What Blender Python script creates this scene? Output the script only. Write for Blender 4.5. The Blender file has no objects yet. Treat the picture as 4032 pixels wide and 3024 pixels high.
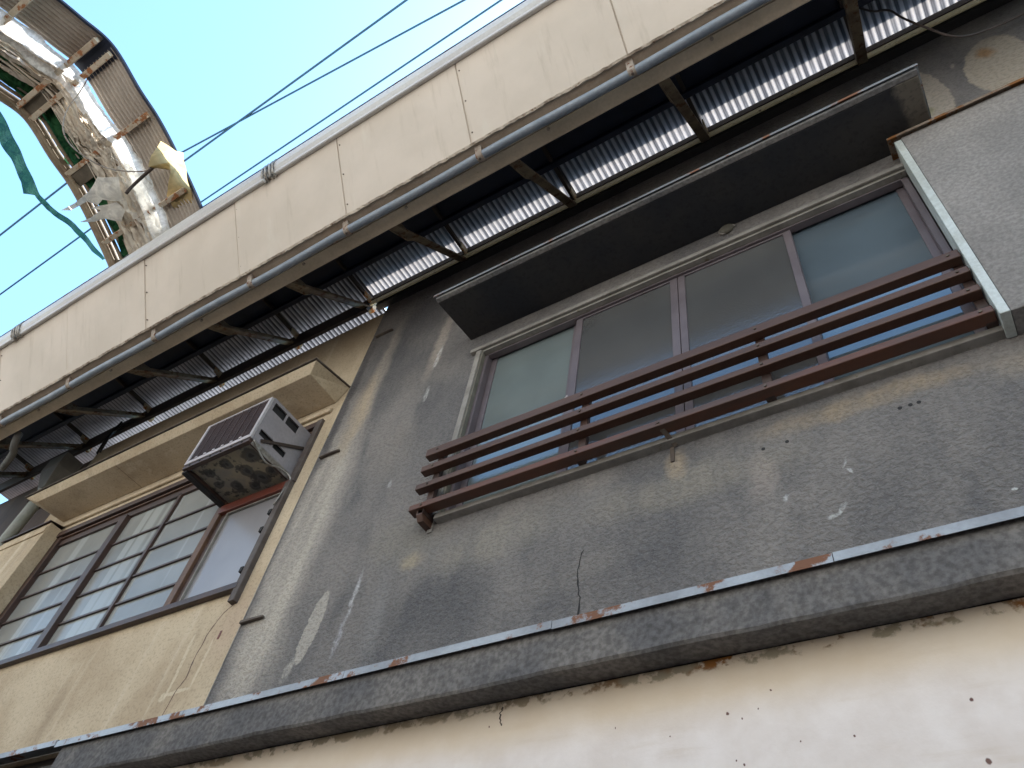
import bpy, math, random
from mathutils import Vector, Matrix
random.seed(7)
scene = bpy.context.scene
COL = scene.collection

# ------------------------------------------------------------------ camera
cd = bpy.data.cameras.new('camera')
cam = bpy.data.objects.new('camera', cd); COL.objects.link(cam)
RT = ((0.8415866464, 0.3379493764, 0.4213337580),
      (0.5235597673, -0.7021203907, -0.4826097047),
      (0.1327293740, 0.6267512871, -0.7678318418))
cam.matrix_world = Matrix.Translation((0, -2.1, 1.6)) @ Matrix(RT).to_4x4()
cd.sensor_width = 36.0; cd.sensor_fit = 'HORIZONTAL'; cd.lens = 27.556
cd.clip_start = 0.05; cd.clip_end = 2000
scene.camera = cam

# ------------------------------------------------------------------ light
SUN_EL, SUN_AZ = math.radians(64), math.radians(4)
w = bpy.data.worlds.new('World'); scene.world = w; w.use_nodes = True
nt = w.node_tree; nt.nodes.clear()
sky = nt.nodes.new('ShaderNodeTexSky'); sky.sky_type = 'NISHITA'; sky.sun_disc = False
sky.sun_elevation = SUN_EL; sky.sun_rotation = SUN_AZ; sky.air_density = 1.0; sky.dust_density = 0.8; sky.ozone_density = 1.8
bg = nt.nodes.new('ShaderNodeBackground'); bg.inputs[1].default_value = 0.15
wo = nt.nodes.new('ShaderNodeOutputWorld')
tint = nt.nodes.new('ShaderNodeMix'); tint.data_type = 'RGBA'; tint.blend_type = 'MULTIPLY'; tint.inputs[0].default_value = 1.0
tint.inputs[7].default_value = (0.78, 1.0, 1.0, 1)
nt.links.new(sky.outputs[0], tint.inputs[6]); nt.links.new(tint.outputs[2], bg.inputs[0]); nt.links.new(bg.outputs[0], wo.inputs[0])
sl = bpy.data.lights.new('sun', 'SUN'); sl.energy = 4.5; sl.angle = math.radians(0.5); sl.color = (1, 0.95, 0.88)
so = bpy.data.objects.new('sun', sl); COL.objects.link(so)
sd = Vector((math.sin(SUN_AZ) * math.cos(SUN_EL), math.cos(SUN_AZ) * math.cos(SUN_EL), math.sin(SUN_EL)))
so.rotation_euler = (-sd).to_track_quat('-Z', 'Y').to_euler()
scene.view_settings.view_transform = 'Standard'; scene.view_settings.look = 'None'
scene.view_settings.exposure = 1.85; scene.view_settings.gamma = 1.0
scene.cycles.max_bounces = 8; scene.cycles.diffuse_bounces = 5

# ------------------------------------------------------------------ helpers
S = 0.7                                   # drawing units -> metres
def W(p): return Vector((S * p[0], S * p[1], S * (p[2] - 1.6) + 1.6))

def thing(name, label, cat, loc, group=None):
    o = bpy.data.objects.new(name, None); COL.objects.link(o)
    o.empty_display_size = 0.1; o.location = W(loc); o['label'] = label; o['category'] = cat
    if group: o['group'] = group
    return o
def root_loc(o):
    while o.parent: o = o.parent
    return Vector(o.location)

class MB:
    def __init__(s): s.v = []; s.f = []
    def add(s, vs, fs):
        b = len(s.v); s.v += [tuple(p) for p in vs]; s.f += [tuple(i + b for i in f) for f in fs]; return s
    def hexa(s, a):           # 8 points: bottom 4 ccw, top 4 ccw
        return s.add(a, [(3, 2, 1, 0), (4, 5, 6, 7), (0, 1, 5, 4), (1, 2, 6, 5), (2, 3, 7, 6), (3, 0, 4, 7)])
    def box(s, x0, x1, y0, y1, z0, z1):
        return s.hexa([(x0, y0, z0), (x1, y0, z0), (x1, y1, z0), (x0, y1, z0), (x0, y0, z1), (x1, y0, z1), (x1, y1, z1), (x0, y1, z1)])
    def prism(s, x0, x1, prof, n=1):      # profile (y,z) ccw seen from -X
        k = len(prof); vs = []; fs = []
        for i in range(n + 1):
            x = x0 + (x1 - x0) * i / n
            vs += [(x, y, z) for y, z in prof]
        for i in range(n):
            for j in range(k):
                a = i * k + j; b = i * k + (j + 1) % k
                fs.append((a, b, b + k, a + k))
        fs.append(tuple(reversed(range(k)))); fs.append(tuple(range(n * k, n * k + k)))
        return s.add(vs, fs)
    def poly(s, pts, d):                  # flat polygon with a thickness vector
        k = len(pts); d = Vector(d)
        vs = [Vector(p) for p in pts] + [Vector(p) + d for p in pts]
        fs = [tuple(reversed(range(k))), tuple(range(k, 2 * k))] + [(j, (j + 1) % k, (j + 1) % k + k, j + k) for j in range(k)]
        return s.add(vs, fs)
    def tube(s, pts, r, n=8, closed=True):
        pts = [Vector(p) for p in pts]; vs = []; fs = []
        up = Vector((0.13, 0.21, 0.97))
        for i, p in enumerate(pts):
            t = (pts[min(i + 1, len(pts) - 1)] - pts[max(i - 1, 0)]).normalized()
            a = t.cross(up)
            if a.length < 0.1: a = t.cross(Vector((1, 0, 0)))
            a.normalize(); b = t.cross(a)
            rr = r[i] if isinstance(r, (list, tuple)) else r
            for j in range(n):
                q = 2 * math.pi * j / n
                vs.append(p + (a * math.cos(q) + b * math.sin(q)) * rr)
        for i in range(len(pts) - 1):
            for j in range(n):
                j2 = (j + 1) % n
                fs.append((i * n + j, i * n + j2, (i + 1) * n + j2, (i + 1) * n + j))
        fs.append(tuple(reversed(range(n)))); fs.append(tuple(range((len(pts) - 1) * n, len(pts) * n)))
        return s.add(vs, fs)
    def bar(s, p, q, wd, ht, side=(1, 0, 0)):
        p = Vector(p); q = Vector(q); t = (q - p).normalized(); a = Vector(side); a = (a - t * a.dot(t)).normalized(); b = t.cross(a)
        a *= wd / 2; b *= ht / 2
        return s.hexa([p - a - b, p + a - b, p + a + b, p - a + b, q - a - b, q + a - b, q + a + b, q - a + b])
    def build(s, name, mat, parent=None, smooth=False, bevel=0, label=None):
        me = bpy.data.meshes.new(name)
        base = root_loc(parent) if parent else Vector((0, 0, 0))
        me.from_pydata([W(v) - base for v in s.v], [], s.f); me.validate()
        import bmesh
        bm = bmesh.new(); bm.from_mesh(me); bmesh.ops.recalc_face_normals(bm, faces=bm.faces); bm.to_mesh(me); bm.free()
        o = bpy.data.objects.new(name, me); COL.objects.link(o); me.materials.append(mat)
        if parent: o.parent = parent
        if smooth:
            for p in me.polygons: p.use_smooth = True
        if bevel:
            m = o.modifiers.new('bevel', 'BEVEL'); m.width = bevel; m.segments = 2; m.limit_method = 'ANGLE'
        if label: o['label'] = label
        return o
def single(mb, name, mat, label, cat, group=None, **k):
    o = mb.build(name, mat, **k); o['label'] = label; o['category'] = cat
    if group: o['group'] = group
    c = sum((v.co for v in o.data.vertices), Vector()) / len(o.data.vertices)
    for v in o.data.vertices: v.co -= c
    o.location = c
    return o
def catmull(P, n=8):
    P = [Vector(p) for p in P]; Q = [P[0]] + P + [P[-1]]; out = []
    for i in range(1, len(Q) - 2):
        a, b, c, d = Q[i - 1:i + 3]
        for k in range(n):
            t = k / n
            out.append(0.5 * ((2 * b) + (c - a) * t + (2 * a - 5 * b + 4 * c - d) * t * t + (3 * b - a - 3 * c + d) * t ** 3))
    out.append(P[-1]); return out

# ------------------------------------------------------------------ materials
class NM:
    def __init__(s, name, rough=0.8, metal=0.0, spec=0.5):
        s.m = bpy.data.materials.new(name); s.m.use_nodes = True; s.t = s.m.node_tree; s.t.nodes.clear()
        s.o = s.n('ShaderNodeOutputMaterial'); s.b = s.n('ShaderNodeBsdfPrincipled')
        s.t.links.new(s.b.outputs[0], s.o.inputs[0])
        s.b.inputs['Roughness'].default_value = rough; s.b.inputs['Metallic'].default_value = metal
        s.b.inputs['Specular IOR Level'].default_value = spec
        g = s.n('ShaderNodeNewGeometry'); a = s.vm('SUBTRACT', g.outputs['Position'], (0, 0, 1.6))
        b = s.vm('SCALE', a); b.node.inputs['Scale'].default_value = 1 / S
        s.P = s.vm('ADD', b, (0, 0, 1.6))        # drawing coordinates
        s.g = g
    def n(s, t): return s.t.nodes.new(t)
    def put(s, sock, v):
        if hasattr(v, 'is_output'): s.t.links.new(v, sock)
        elif isinstance(v, (tuple, list)) and len(v) == 3 and sock.type == 'RGBA': sock.default_value = (*v, 1)
        else: sock.default_value = v
    def vm(s, op, a, b=None):
        n = s.n('ShaderNodeVectorMath'); n.operation = op; s.put(n.inputs[0], a)
        if b is not None: s.put(n.inputs[1], b)
        return n.outputs['Value'] if op == 'LENGTH' else n.outputs['Vector']
    def ma(s, op, a, b=0.0):
        n = s.n('ShaderNodeMath'); n.operation = op; s.put(n.inputs[0], a); s.put(n.inputs[1], b); return n.outputs[0]
    def noise(s, sc, det=3, rough=0.5, scale=(1, 1, 1), off=(0, 0, 0), dist=0, color=False):
        mp = s.n('ShaderNodeMapping'); s.put(mp.inputs['Vector'], s.P); mp.inputs['Scale'].default_value = scale; mp.inputs['Location'].default_value = off
        n = s.n('ShaderNodeTexNoise'); s.t.links.new(mp.outputs[0], n.inputs['Vector'])
        n.inputs['Scale'].default_value = sc; n.inputs['Detail'].default_value = det; n.inputs['Roughness'].default_value = rough; n.inputs['Distortion'].default_value = dist
        return n.outputs['Color' if color else 'Fac']
    def vor(s, sc, scale=(1, 1, 1)):
        mp = s.n('ShaderNodeMapping'); s.put(mp.inputs['Vector'], s.P); mp.inputs['Scale'].default_value = scale
        n = s.n('ShaderNodeTexVoronoi'); s.t.links.new(mp.outputs[0], n.inputs['Vector']); n.inputs['Scale'].default_value = sc
        return n.outputs['Distance']
    def ramp(s, f, lo, hi, a=0.0, b=1.0):
        n = s.n('ShaderNodeMapRange'); n.interpolation_type = 'SMOOTHSTEP'
        s.put(n.inputs[0], f); n.inputs[1].default_value = lo; n.inputs[2].default_value = hi; n.inputs[3].default_value = a; n.inputs[4].default_value = b
        return n.outputs[0]
    def mix(s, f, a, b, mode='MIX'):
        n = s.n('ShaderNodeMix'); n.data_type = 'RGBA'; n.blend_type = mode; s.put(n.inputs[0], f)
        for sock, v in ((n.inputs[6], a), (n.inputs[7], b)): s.put(sock, v if hasattr(v, 'is_output') else (*v, 1))
        return n.outputs[2]
    def bump(s, h, strength=0.5, dist=0.01):
        n = s.n('ShaderNodeBump'); n.inputs['Strength'].default_value = strength; n.inputs['Distance'].default_value = dist
        s.put(n.inputs['Height'], h); s.t.links.new(n.outputs[0], s.b.inputs['Normal'])
    def blobcoord(s, amp=0.12, sc=5.0):
        nz = s.noise(sc, 6, 0.65, color=True); c = s.vm('SUBTRACT', nz, (0.5, 0.5, 0.5))
        c = s.vm('SCALE', c); c.node.inputs['Scale'].default_value = amp
        return s.vm('ADD', s.P, c)
    def blob(s, co, cx, cz, rx, rz, rot=0, lo=0.55, hi=1.0):
        mp = s.n('ShaderNodeMapping'); mp.vector_type = 'TEXTURE'; s.put(mp.inputs['Vector'], co)
        mp.inputs['Location'].default_value = (cx, 0, cz); mp.inputs['Rotation'].default_value = (0, math.radians(rot), 0)
        mp.inputs['Scale'].default_value = (rx, 1e6, rz)
        return s.ramp(s.vm('LENGTH', mp.outputs[0]), lo, hi, 1.0, 0.0)
    def done(s, col, rough=None):
        s.put(s.b.inputs['Base Color'], col)
        if rough is not None: s.put(s.b.inputs['Roughness'], rough)
        return s.m

def plain(name, a, b, rough=0.6, metal=0.0, sc=3.0, rust=None, rust_lo=0.62, fine=0.12, bump=0.15, stretch=(1, 1, 1), bsc=40, spec=0.5):
    m = NM(name, rough, metal, spec)
    f = m.ramp(m.noise(sc, 5, 0.6, stretch), 0.35, 0.68)
    c = m.mix(f, a, b)
    g = m.noise(bsc, 4, 0.6)
    c = m.mix(m.ramp(g, 0.3, 0.7, 0, fine), c, (0.02, 0.018, 0.015))
    if rust:
        r = m.ramp(m.noise(sc * 1.7, 8, 0.7, stretch, (7, 3, 5)), rust_lo, rust_lo + 0.06)
        c = m.mix(r, c, rust); m.put(m.b.inputs['Roughness'], m.ramp(r, 0, 1, rough, 0.9))
    m.bump(g, bump, 0.004)
    return m.done(c)

def grey_stucco():
    m = NM('grey_stucco', 0.92, spec=0.25)
    big = m.ramp(m.noise(0.9, 6, 0.62, (1, 1, 0.55)), 0.36, 0.66)
    c = m.mix(big, (0.126, 0.120, 0.121), (0.232, 0.212, 0.196))
    dk = m.ramp(m.noise(2.2, 6, 0.65, (1, 1, 0.4), (3, 0, 9)), 0.5, 0.75)
    c = m.mix(m.ma('MULTIPLY', dk, .85), c, (0.085, 0.085, 0.092))
    co = m.blobcoord(0.22, 3.0); cs = m.blobcoord(0.07, 11.0)
    streak = m.ramp(m.noise(5, 4, 0.6, (1, 1, 0.12)), 0.35, 0.65)
    soft = [  # cx, cz, rx, rz, rot, colour, amount   wide weather marks
        (-4.47, 5.6, 0.36, 2.0, 0, (0.48, 0.43, 0.365), 0.95), (-4.36, 7.4, 0.14, 1.3, 2, (0.38, 0.335, 0.28), 0.9), (-4.42, 6.9, 0.16, 0.8, 0, (0.33, 0.25, 0.16), 0.6),
        (-4.42, 4.6, 0.30, 1.0, 3, (0.48, 0.43, 0.365), 0.95), (-4.18, 4.25, 0.1, 0.5, 0, (0.25, 0.23, 0.2), 0.6),
        (-3.62, 7.6, 0.09, 0.75, 4, (0.30, 0.26, 0.22), 0.75), (-3.3, 5.0, 0.5, 0.3, 20, (0.18, 0.165, 0.14), 0.7),
        (-3.15, 4.8, 0.14, 0.1, 0, (0.30, 0.25, 0.17), 0.7), (-3.35, 4.4, 0.12, 0.5, -3, (0.19, 0.185, 0.18), 0.6),
        (-2.5, 4.75, 0.7, 0.22, -5, (0.20, 0.18, 0.15), 0.75), (-1.2, 4.72, 0.9, 0.2, 0, (0.20, 0.178, 0.145), 0.7),
        (-1.25, 4.9, 0.1, 0.16, 0, (0.28, 0.22, 0.15), 0.7), (-0.2, 4.92, 0.75, 0.10, 0, (0.26, 0.20, 0.13), 0.6), (-0.8, 4.62, 0.12, 0.25, 0, (0.26, 0.22, 0.19), 0.5),
        (0.85, 4.85, 0.6, 0.16, 0, (0.28, 0.23, 0.17), 0.6), (-3.75, 6.1, 0.35, 0.5, 0, (0.165, 0.145, 0.125), 0.5),
        (-2.0, 8.3, 0.25, 0.6, 0, (0.19, 0.155, 0.13), 0.5), (-0.4, 8.35, 0.3, 0.45, 0, (0.19, 0.15, 0.12), 0.5),
        (-3.3, 8.1, 0.12, 0.6, 0, (0.17, 0.14, 0.12), 0.6), (0.2, 8.3, 0.35, 0.5, 0, (0.18, 0.145, 0.12), 0.4),
        (-1.9, 4.3, 0.5, 0.12, -8, (0.17, 0.155, 0.14), 0.5)]
    for cx, cz, rx, rz, rot, cc, am in soft:
        if cc[0] < .35: cc = tuple(v * 1.35 for v in cc)
        f = m.blob(co, cx, cz, rx, rz, rot, 0.25, 1.05); f = m.ma('MULTIPLY', f, m.ramp(streak, 0, 1, 0.55 * am, am))
        c = m.mix(f, c, cc)
    c = m.mix(m.ma('MULTIPLY', m.blob(co, -2.9, 4.35, 0.5, 0.25, 0, 0.2, 1.05), 0.25), c, (0.07, 0.07, 0.075))
    c = m.mix(m.ma('MULTIPLY', m.blob(co, -4.68, 7.2, 0.09, 1.5, 0, 0.3, 1.05), 0.7), c, (0.06, 0.055, 0.06))
    brk = m.ramp(m.noise(38, 5, 0.7, (1, 1, 0.35)), 0.36, 0.60, 0.15, 1)
    crisp = [  # chipped or patched places with hard edges
        (-3.92, 4.46, 0.075, 0.30, 4, (0.30, 0.275, 0.24), 0.9), (-4.0, 4.16, 0.05, 0.14, 8, (0.34, 0.32, 0.28), 0.7),
        (-3.61, 4.62, 0.028, 0.28, 0, (0.45, 0.45, 0.46), 0.6), (-3.63, 4.3, 0.03, 0.2, 0, (0.38, 0.38, 0.4), 0.5),
        (-3.585, 7.3, 0.035, 0.24, 2, (0.46, 0.45, 0.44), 0.75), (-3.575, 6.75, 0.035, 0.14, 0, (0.40, 0.40, 0.38), 0.6),
        (-3.64, 5.68, 0.03, 0.06, 0, (0.38, 0.38, 0.37), 0.5),
        (-0.48, 4.235, 0.045, 0.018, -15, (0.62, 0.64, 0.62), 0.65), (-0.44, 4.275, 0.02, 0.05, 20, (0.6, 0.62, 0.6), 0.65),
        (-0.375, 4.55, 0.008, 0.045, 8, (0.6, 0.6, 0.6), 0.65), (-0.36, 4.49, 0.008, 0.03, -20, (0.6, 0.6, 0.6), 0.65),
        (-0.69, 4.43, 0.02, 0.04, 20, (0.5, 0.5, 0.5), 0.7), (0.245, 4.13, 0.014, 0.012, 0, (0.62, 0.64, 0.62), 1), (-0.80, 4.32, 0.008, 0.008, 0, (0.62, 0.64, 0.62), 1),
        (1.38, 8.02, 0.22, 0.50, 8, (0.27, 0.235, 0.19), 1.0), (0.88, 8.05, 0.15, 0.55, -3, (0.25, 0.22, 0.185), 1.0),
        (1.15, 8.28, 0.03, 0.05, 15, (0.26, 0.23, 0.2), 0.8)]
    for cx, cz, rx, rz, rot, cc, am in crisp:
        if cc[0] < .5: cc = tuple(v * 1.4 for v in cc)
        f = m.blob(cs, cx, cz, rx, rz, rot, 0.90 if rz * rx > .02 or rx > .07 else 0.35, 1.0)
        if not (rz * rx > .02 or rx > .07): f = m.ma('MULTIPLY', f, brk)
        c = m.mix(m.ma('MULTIPLY', f, am), c, cc)
    c = m.mix(m.ma('MULTIPLY', m.blob(co, 1.37, 8.25, 0.09, 0.14, 0, 0.2, 1.0), 0.8), c, (0.30, 0.16, 0.06))
    c = m.mix(m.ma('MULTIPLY', m.blob(co, 0.80, 7.72, 0.10, 0.14, 0, 0.2, 1.0), 0.8), c, (0.16, 0.16, 0.055))
    worm = m.noise(30, 3, 0.6, (1, 1, 1.2), dist=0.25); fine = m.noise(75, 3, 0.6); br_ = m.ramp(m.noise(42, 4, 0.65, (1, 1, 0.5)), 0.38, 0.62, 0.25, 1)
    hh = m.ma('ADD', m.ramp(worm, 0.36, 0.62), m.ma('MULTIPLY', fine, 0.7))
    c = m.mix(m.ramp(worm, 0.54, 0.38, 0, 0.22), c, (0.04, 0.04, 0.043))  # texture pits darkened in colour, as the bump alone shades too little
    c = m.mix(m.ramp(fine, 0.50, 0.72, 0, 0.30), c, (0.30, 0.29, 0.28))
    m.bump(hh, 0.55, 0.012)
    return m.done(c)

def tan_stucco():
    m = NM('tan_stucco', 0.9, spec=0.25)
    c = m.mix(m.ramp(m.noise(1.3, 6, 0.6), 0.35, 0.65), (0.43, 0.335, 0.225), (0.54, 0.44, 0.31))
    c = m.mix(m.ramp(m.noise(4.5, 5, 0.6, (1, 1, 0.08)), 0.56, 0.72, 0, 0.55), c, (0.62, 0.53, 0.40))
    c = m.mix(m.ramp(m.noise(3, 5, 0.6, (1, 1, 0.2), (4, 0, 2)), 0.55, 0.75, 0, 0.4), c, (0.26, 0.20, 0.135))
    co = m.blobcoord(0.05, 9)
    for cx, cz, rx, rz, rot in ((-5.26, 4.45, 0.022, 0.32, -3), (-5.14, 4.215, 0.15, 0.02, 0), (-5.0, 4.42, 0.018, 0.22, 0), (-5.28, 4.2, 0.04, 0.04, 0)):
        c = m.mix(m.ma('MULTIPLY', m.blob(co, cx, cz, rx, rz, rot, 0.7, 1.1), 0.75), c, (0.60, 0.51, 0.37))
    c = m.mix(m.ma('MULTIPLY', m.blob(m.blobcoord(0.2, 3), -4.85, 4.7, 0.25, 0.4, 0, 0.2, 1.1), 0.4), c, (0.52, 0.39, 0.29))
    f = m.noise(45, 3, 0.6)
    c = m.mix(m.ramp(f, 0.5, 0.35, 0, 0.25), c, (0.12, 0.09, 0.06))
    m.bump(f, 0.35, 0.006)
    return m.done(c)

def cream_wall():
    m = NM('cream_paint_wall', 0.75, spec=0.3)
    c = m.mix(m.ramp(m.noise(1.6, 6, 0.6), 0.35, 0.65), (0.62, 0.51, 0.39), (0.68, 0.58, 0.47))
    sp = m.n('ShaderNodeSeparateXYZ'); m.put(sp.inputs[0], m.blobcoord(0.16, 3)); z = sp.outputs[2]
    c = m.mix(m.ramp(z, 3.28, 3.50), m.mix(m.ramp(m.noise(4, 6, 0.6), 0.3, 0.7), (0.72, 0.635, 0.58), (0.82, 0.745, 0.70)), c)  # lower part whitened in colour, standing in for bounced light
    sp2 = m.n('ShaderNodeSeparateXYZ'); m.put(sp2.inputs[0], m.blobcoord(0.09, 16)); z2 = sp2.outputs[2]
    band = m.ramp(z2, 3.565, 3.585)                           # flaking line just below the ledge
    patch = m.ma('MULTIPLY', band, m.ramp(m.noise(9, 5, 0.6, (1, 1, 1)), 0.45, 0.53))
    sp3 = m.n('ShaderNodeSeparateXYZ'); m.put(sp3.inputs[0], m.P)
    c = m.mix(patch, c, m.mix(m.ma('MULTIPLY', m.ramp(m.noise(3, 4, 0.6, (1, 1, 1), (2, 0, 0)), 0.45, 0.6), m.ramp(sp3.outputs[0], -2.2, -1.0, 0.15, 1)), (0.33, 0.28, 0.20), (0.27, 0.105, 0.02)))
    co = m.blobcoord(0.016, 30)
    for cx, cz, r in ((-0.89, 3.43, .006), (-0.18, 3.26, .009), (-0.19, 3.04, .013), (-1.08, 3.36, .010), (-1.03, 3.14, .007), (-1.06, 3.16, .006), (-0.95, 3.36, .005), (-1.6, 3.38, .005), (-1.34, 3.3, .005), (-0.6, 3.19, .006), (-1.02, 3.33, .005), (-2.3, 3.5, .006), (-0.8, 3.2, 0.005)):
        c = m.mix(m.blob(co, cx, cz, r * 0.8, r * 1.1, 0, 0.5, 1.0), c, (0.14, 0.07, 0.06))
    st = m.ramp(m.noise(5, 5, 0.6, (0.35, 1, 2.2), (1, 0, 3)), 0.55, 0.72, 0, 0.35)
    c = m.mix(st, c, (0.58, 0.47, 0.36))
    f = m.noise(30, 4, 0.6)
    m.bump(m.ma('ADD', m.ma('MULTIPLY', patch, -1.2), m.ma('MULTIPLY', f, 0.25)), 0.5, 0.006)
    return m.done(c)

def hood_soffit():
    m = NM('dark_hood_mortar', 0.9, spec=0.2)
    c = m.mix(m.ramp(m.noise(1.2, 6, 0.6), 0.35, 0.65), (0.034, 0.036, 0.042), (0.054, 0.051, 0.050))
    # pale washed patch at the right end of the hood
    sp = m.n('ShaderNodeSeparateXYZ'); m.put(sp.inputs[0], m.blobcoord(0.16, 6))
    c = m.mix(m.ramp(sp.outputs[0], 0.60, 0.66), c, (0.17, 0.15, 0.125))
    g = m.noise(26, 4, 0.6); c = m.mix(m.ramp(g, 0.5, 0.35, 0, 0.3), c, (0.02, 0.02, 0.022))
    m.bump(g, 0.4, 0.006); return m.done(c)

def glass(name, base, rough=0.06, curtain=None, spec=0.5, ripple=0.0):
    m = NM(name, rough, spec=spec)
    c = m.mix(m.ramp(m.noise(1.2, 3, 0.5), 0.35, 0.65), base, tuple(v * 0.8 for v in base))
    if curtain:
        f = m.ramp(m.noise(7, 2, 0.5, (1, 1, 0.02)), 0.5, 0.62); c = m.mix(f, c, curtain)
    m.b.inputs['IOR'].default_value = 1.5 if spec < .7 else 1.75
    if ripple: m.bump(m.noise(55, 2, 0.5), ripple, 0.004)
    return m.done(c)

def corrugated(name='galvanised_corrugated', base=(0.58, 0.58, 0.64), rough=0.40, thin=0.004):
    m = NM(name, rough, 0.62)
    c = m.mix(m.ramp(m.noise(2.5, 5, 0.6), 0.35, 0.65), base, tuple(v * 0.75 for v in base))
    sx = m.n('ShaderNodeSeparateXYZ'); m.put(sx.inputs[0], m.P)          # furrows painted darker as shade, to bring out the ridges
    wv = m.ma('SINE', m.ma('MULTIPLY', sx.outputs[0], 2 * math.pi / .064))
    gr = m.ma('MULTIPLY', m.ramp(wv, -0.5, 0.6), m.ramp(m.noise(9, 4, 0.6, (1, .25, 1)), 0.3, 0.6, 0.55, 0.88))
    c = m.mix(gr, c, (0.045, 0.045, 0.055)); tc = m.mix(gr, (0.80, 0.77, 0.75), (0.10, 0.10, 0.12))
    m.done(c, m.ramp(m.noise(6, 4, 0.6), 0.3, 0.7, rough - 0.06, rough + 0.12))
    t = m.n('ShaderNodeBsdfTranslucent'); m.put(t.inputs[0], tc); mx = m.n('ShaderNodeMixShader'); mx.inputs[0].default_value = thin
    m.t.links.new(m.b.outputs[0], mx.inputs[1]); m.t.links.new(t.outputs[0], mx.inputs[2]); m.t.links.new(mx.outputs[0], m.o.inputs[0])
    return m.m

def translucent(name, col, back=0.6, rough=0.6, fold=12, strength=0.8, stretch=(1, 1, 1), col2=None):
    m = NM(name, rough, spec=0.3)
    f = m.noise(fold, 5, 0.6, stretch, dist=0.8)
    c = m.mix(m.ramp(f, 0.35, 0.65), col, col2 or tuple(v * 0.7 for v in col))
    m.bump(f, strength * 0.6, 0.02); m.put(m.b.inputs['Base Color'], c); m.b.inputs['Specular IOR Level'].default_value = 0.35 if rough < .5 else 0.03
    t = m.n('ShaderNodeBsdfTranslucent'); m.put(t.inputs[0], c)
    mx = m.n('ShaderNodeMixShader'); mx.inputs[0].default_value = back
    m.t.links.new(m.b.outputs[0], mx.inputs[1]); m.t.links.new(t.outputs[0], mx.inputs[2]); m.t.links.new(mx.outputs[0], m.o.inputs[0])
    return m.m

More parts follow.
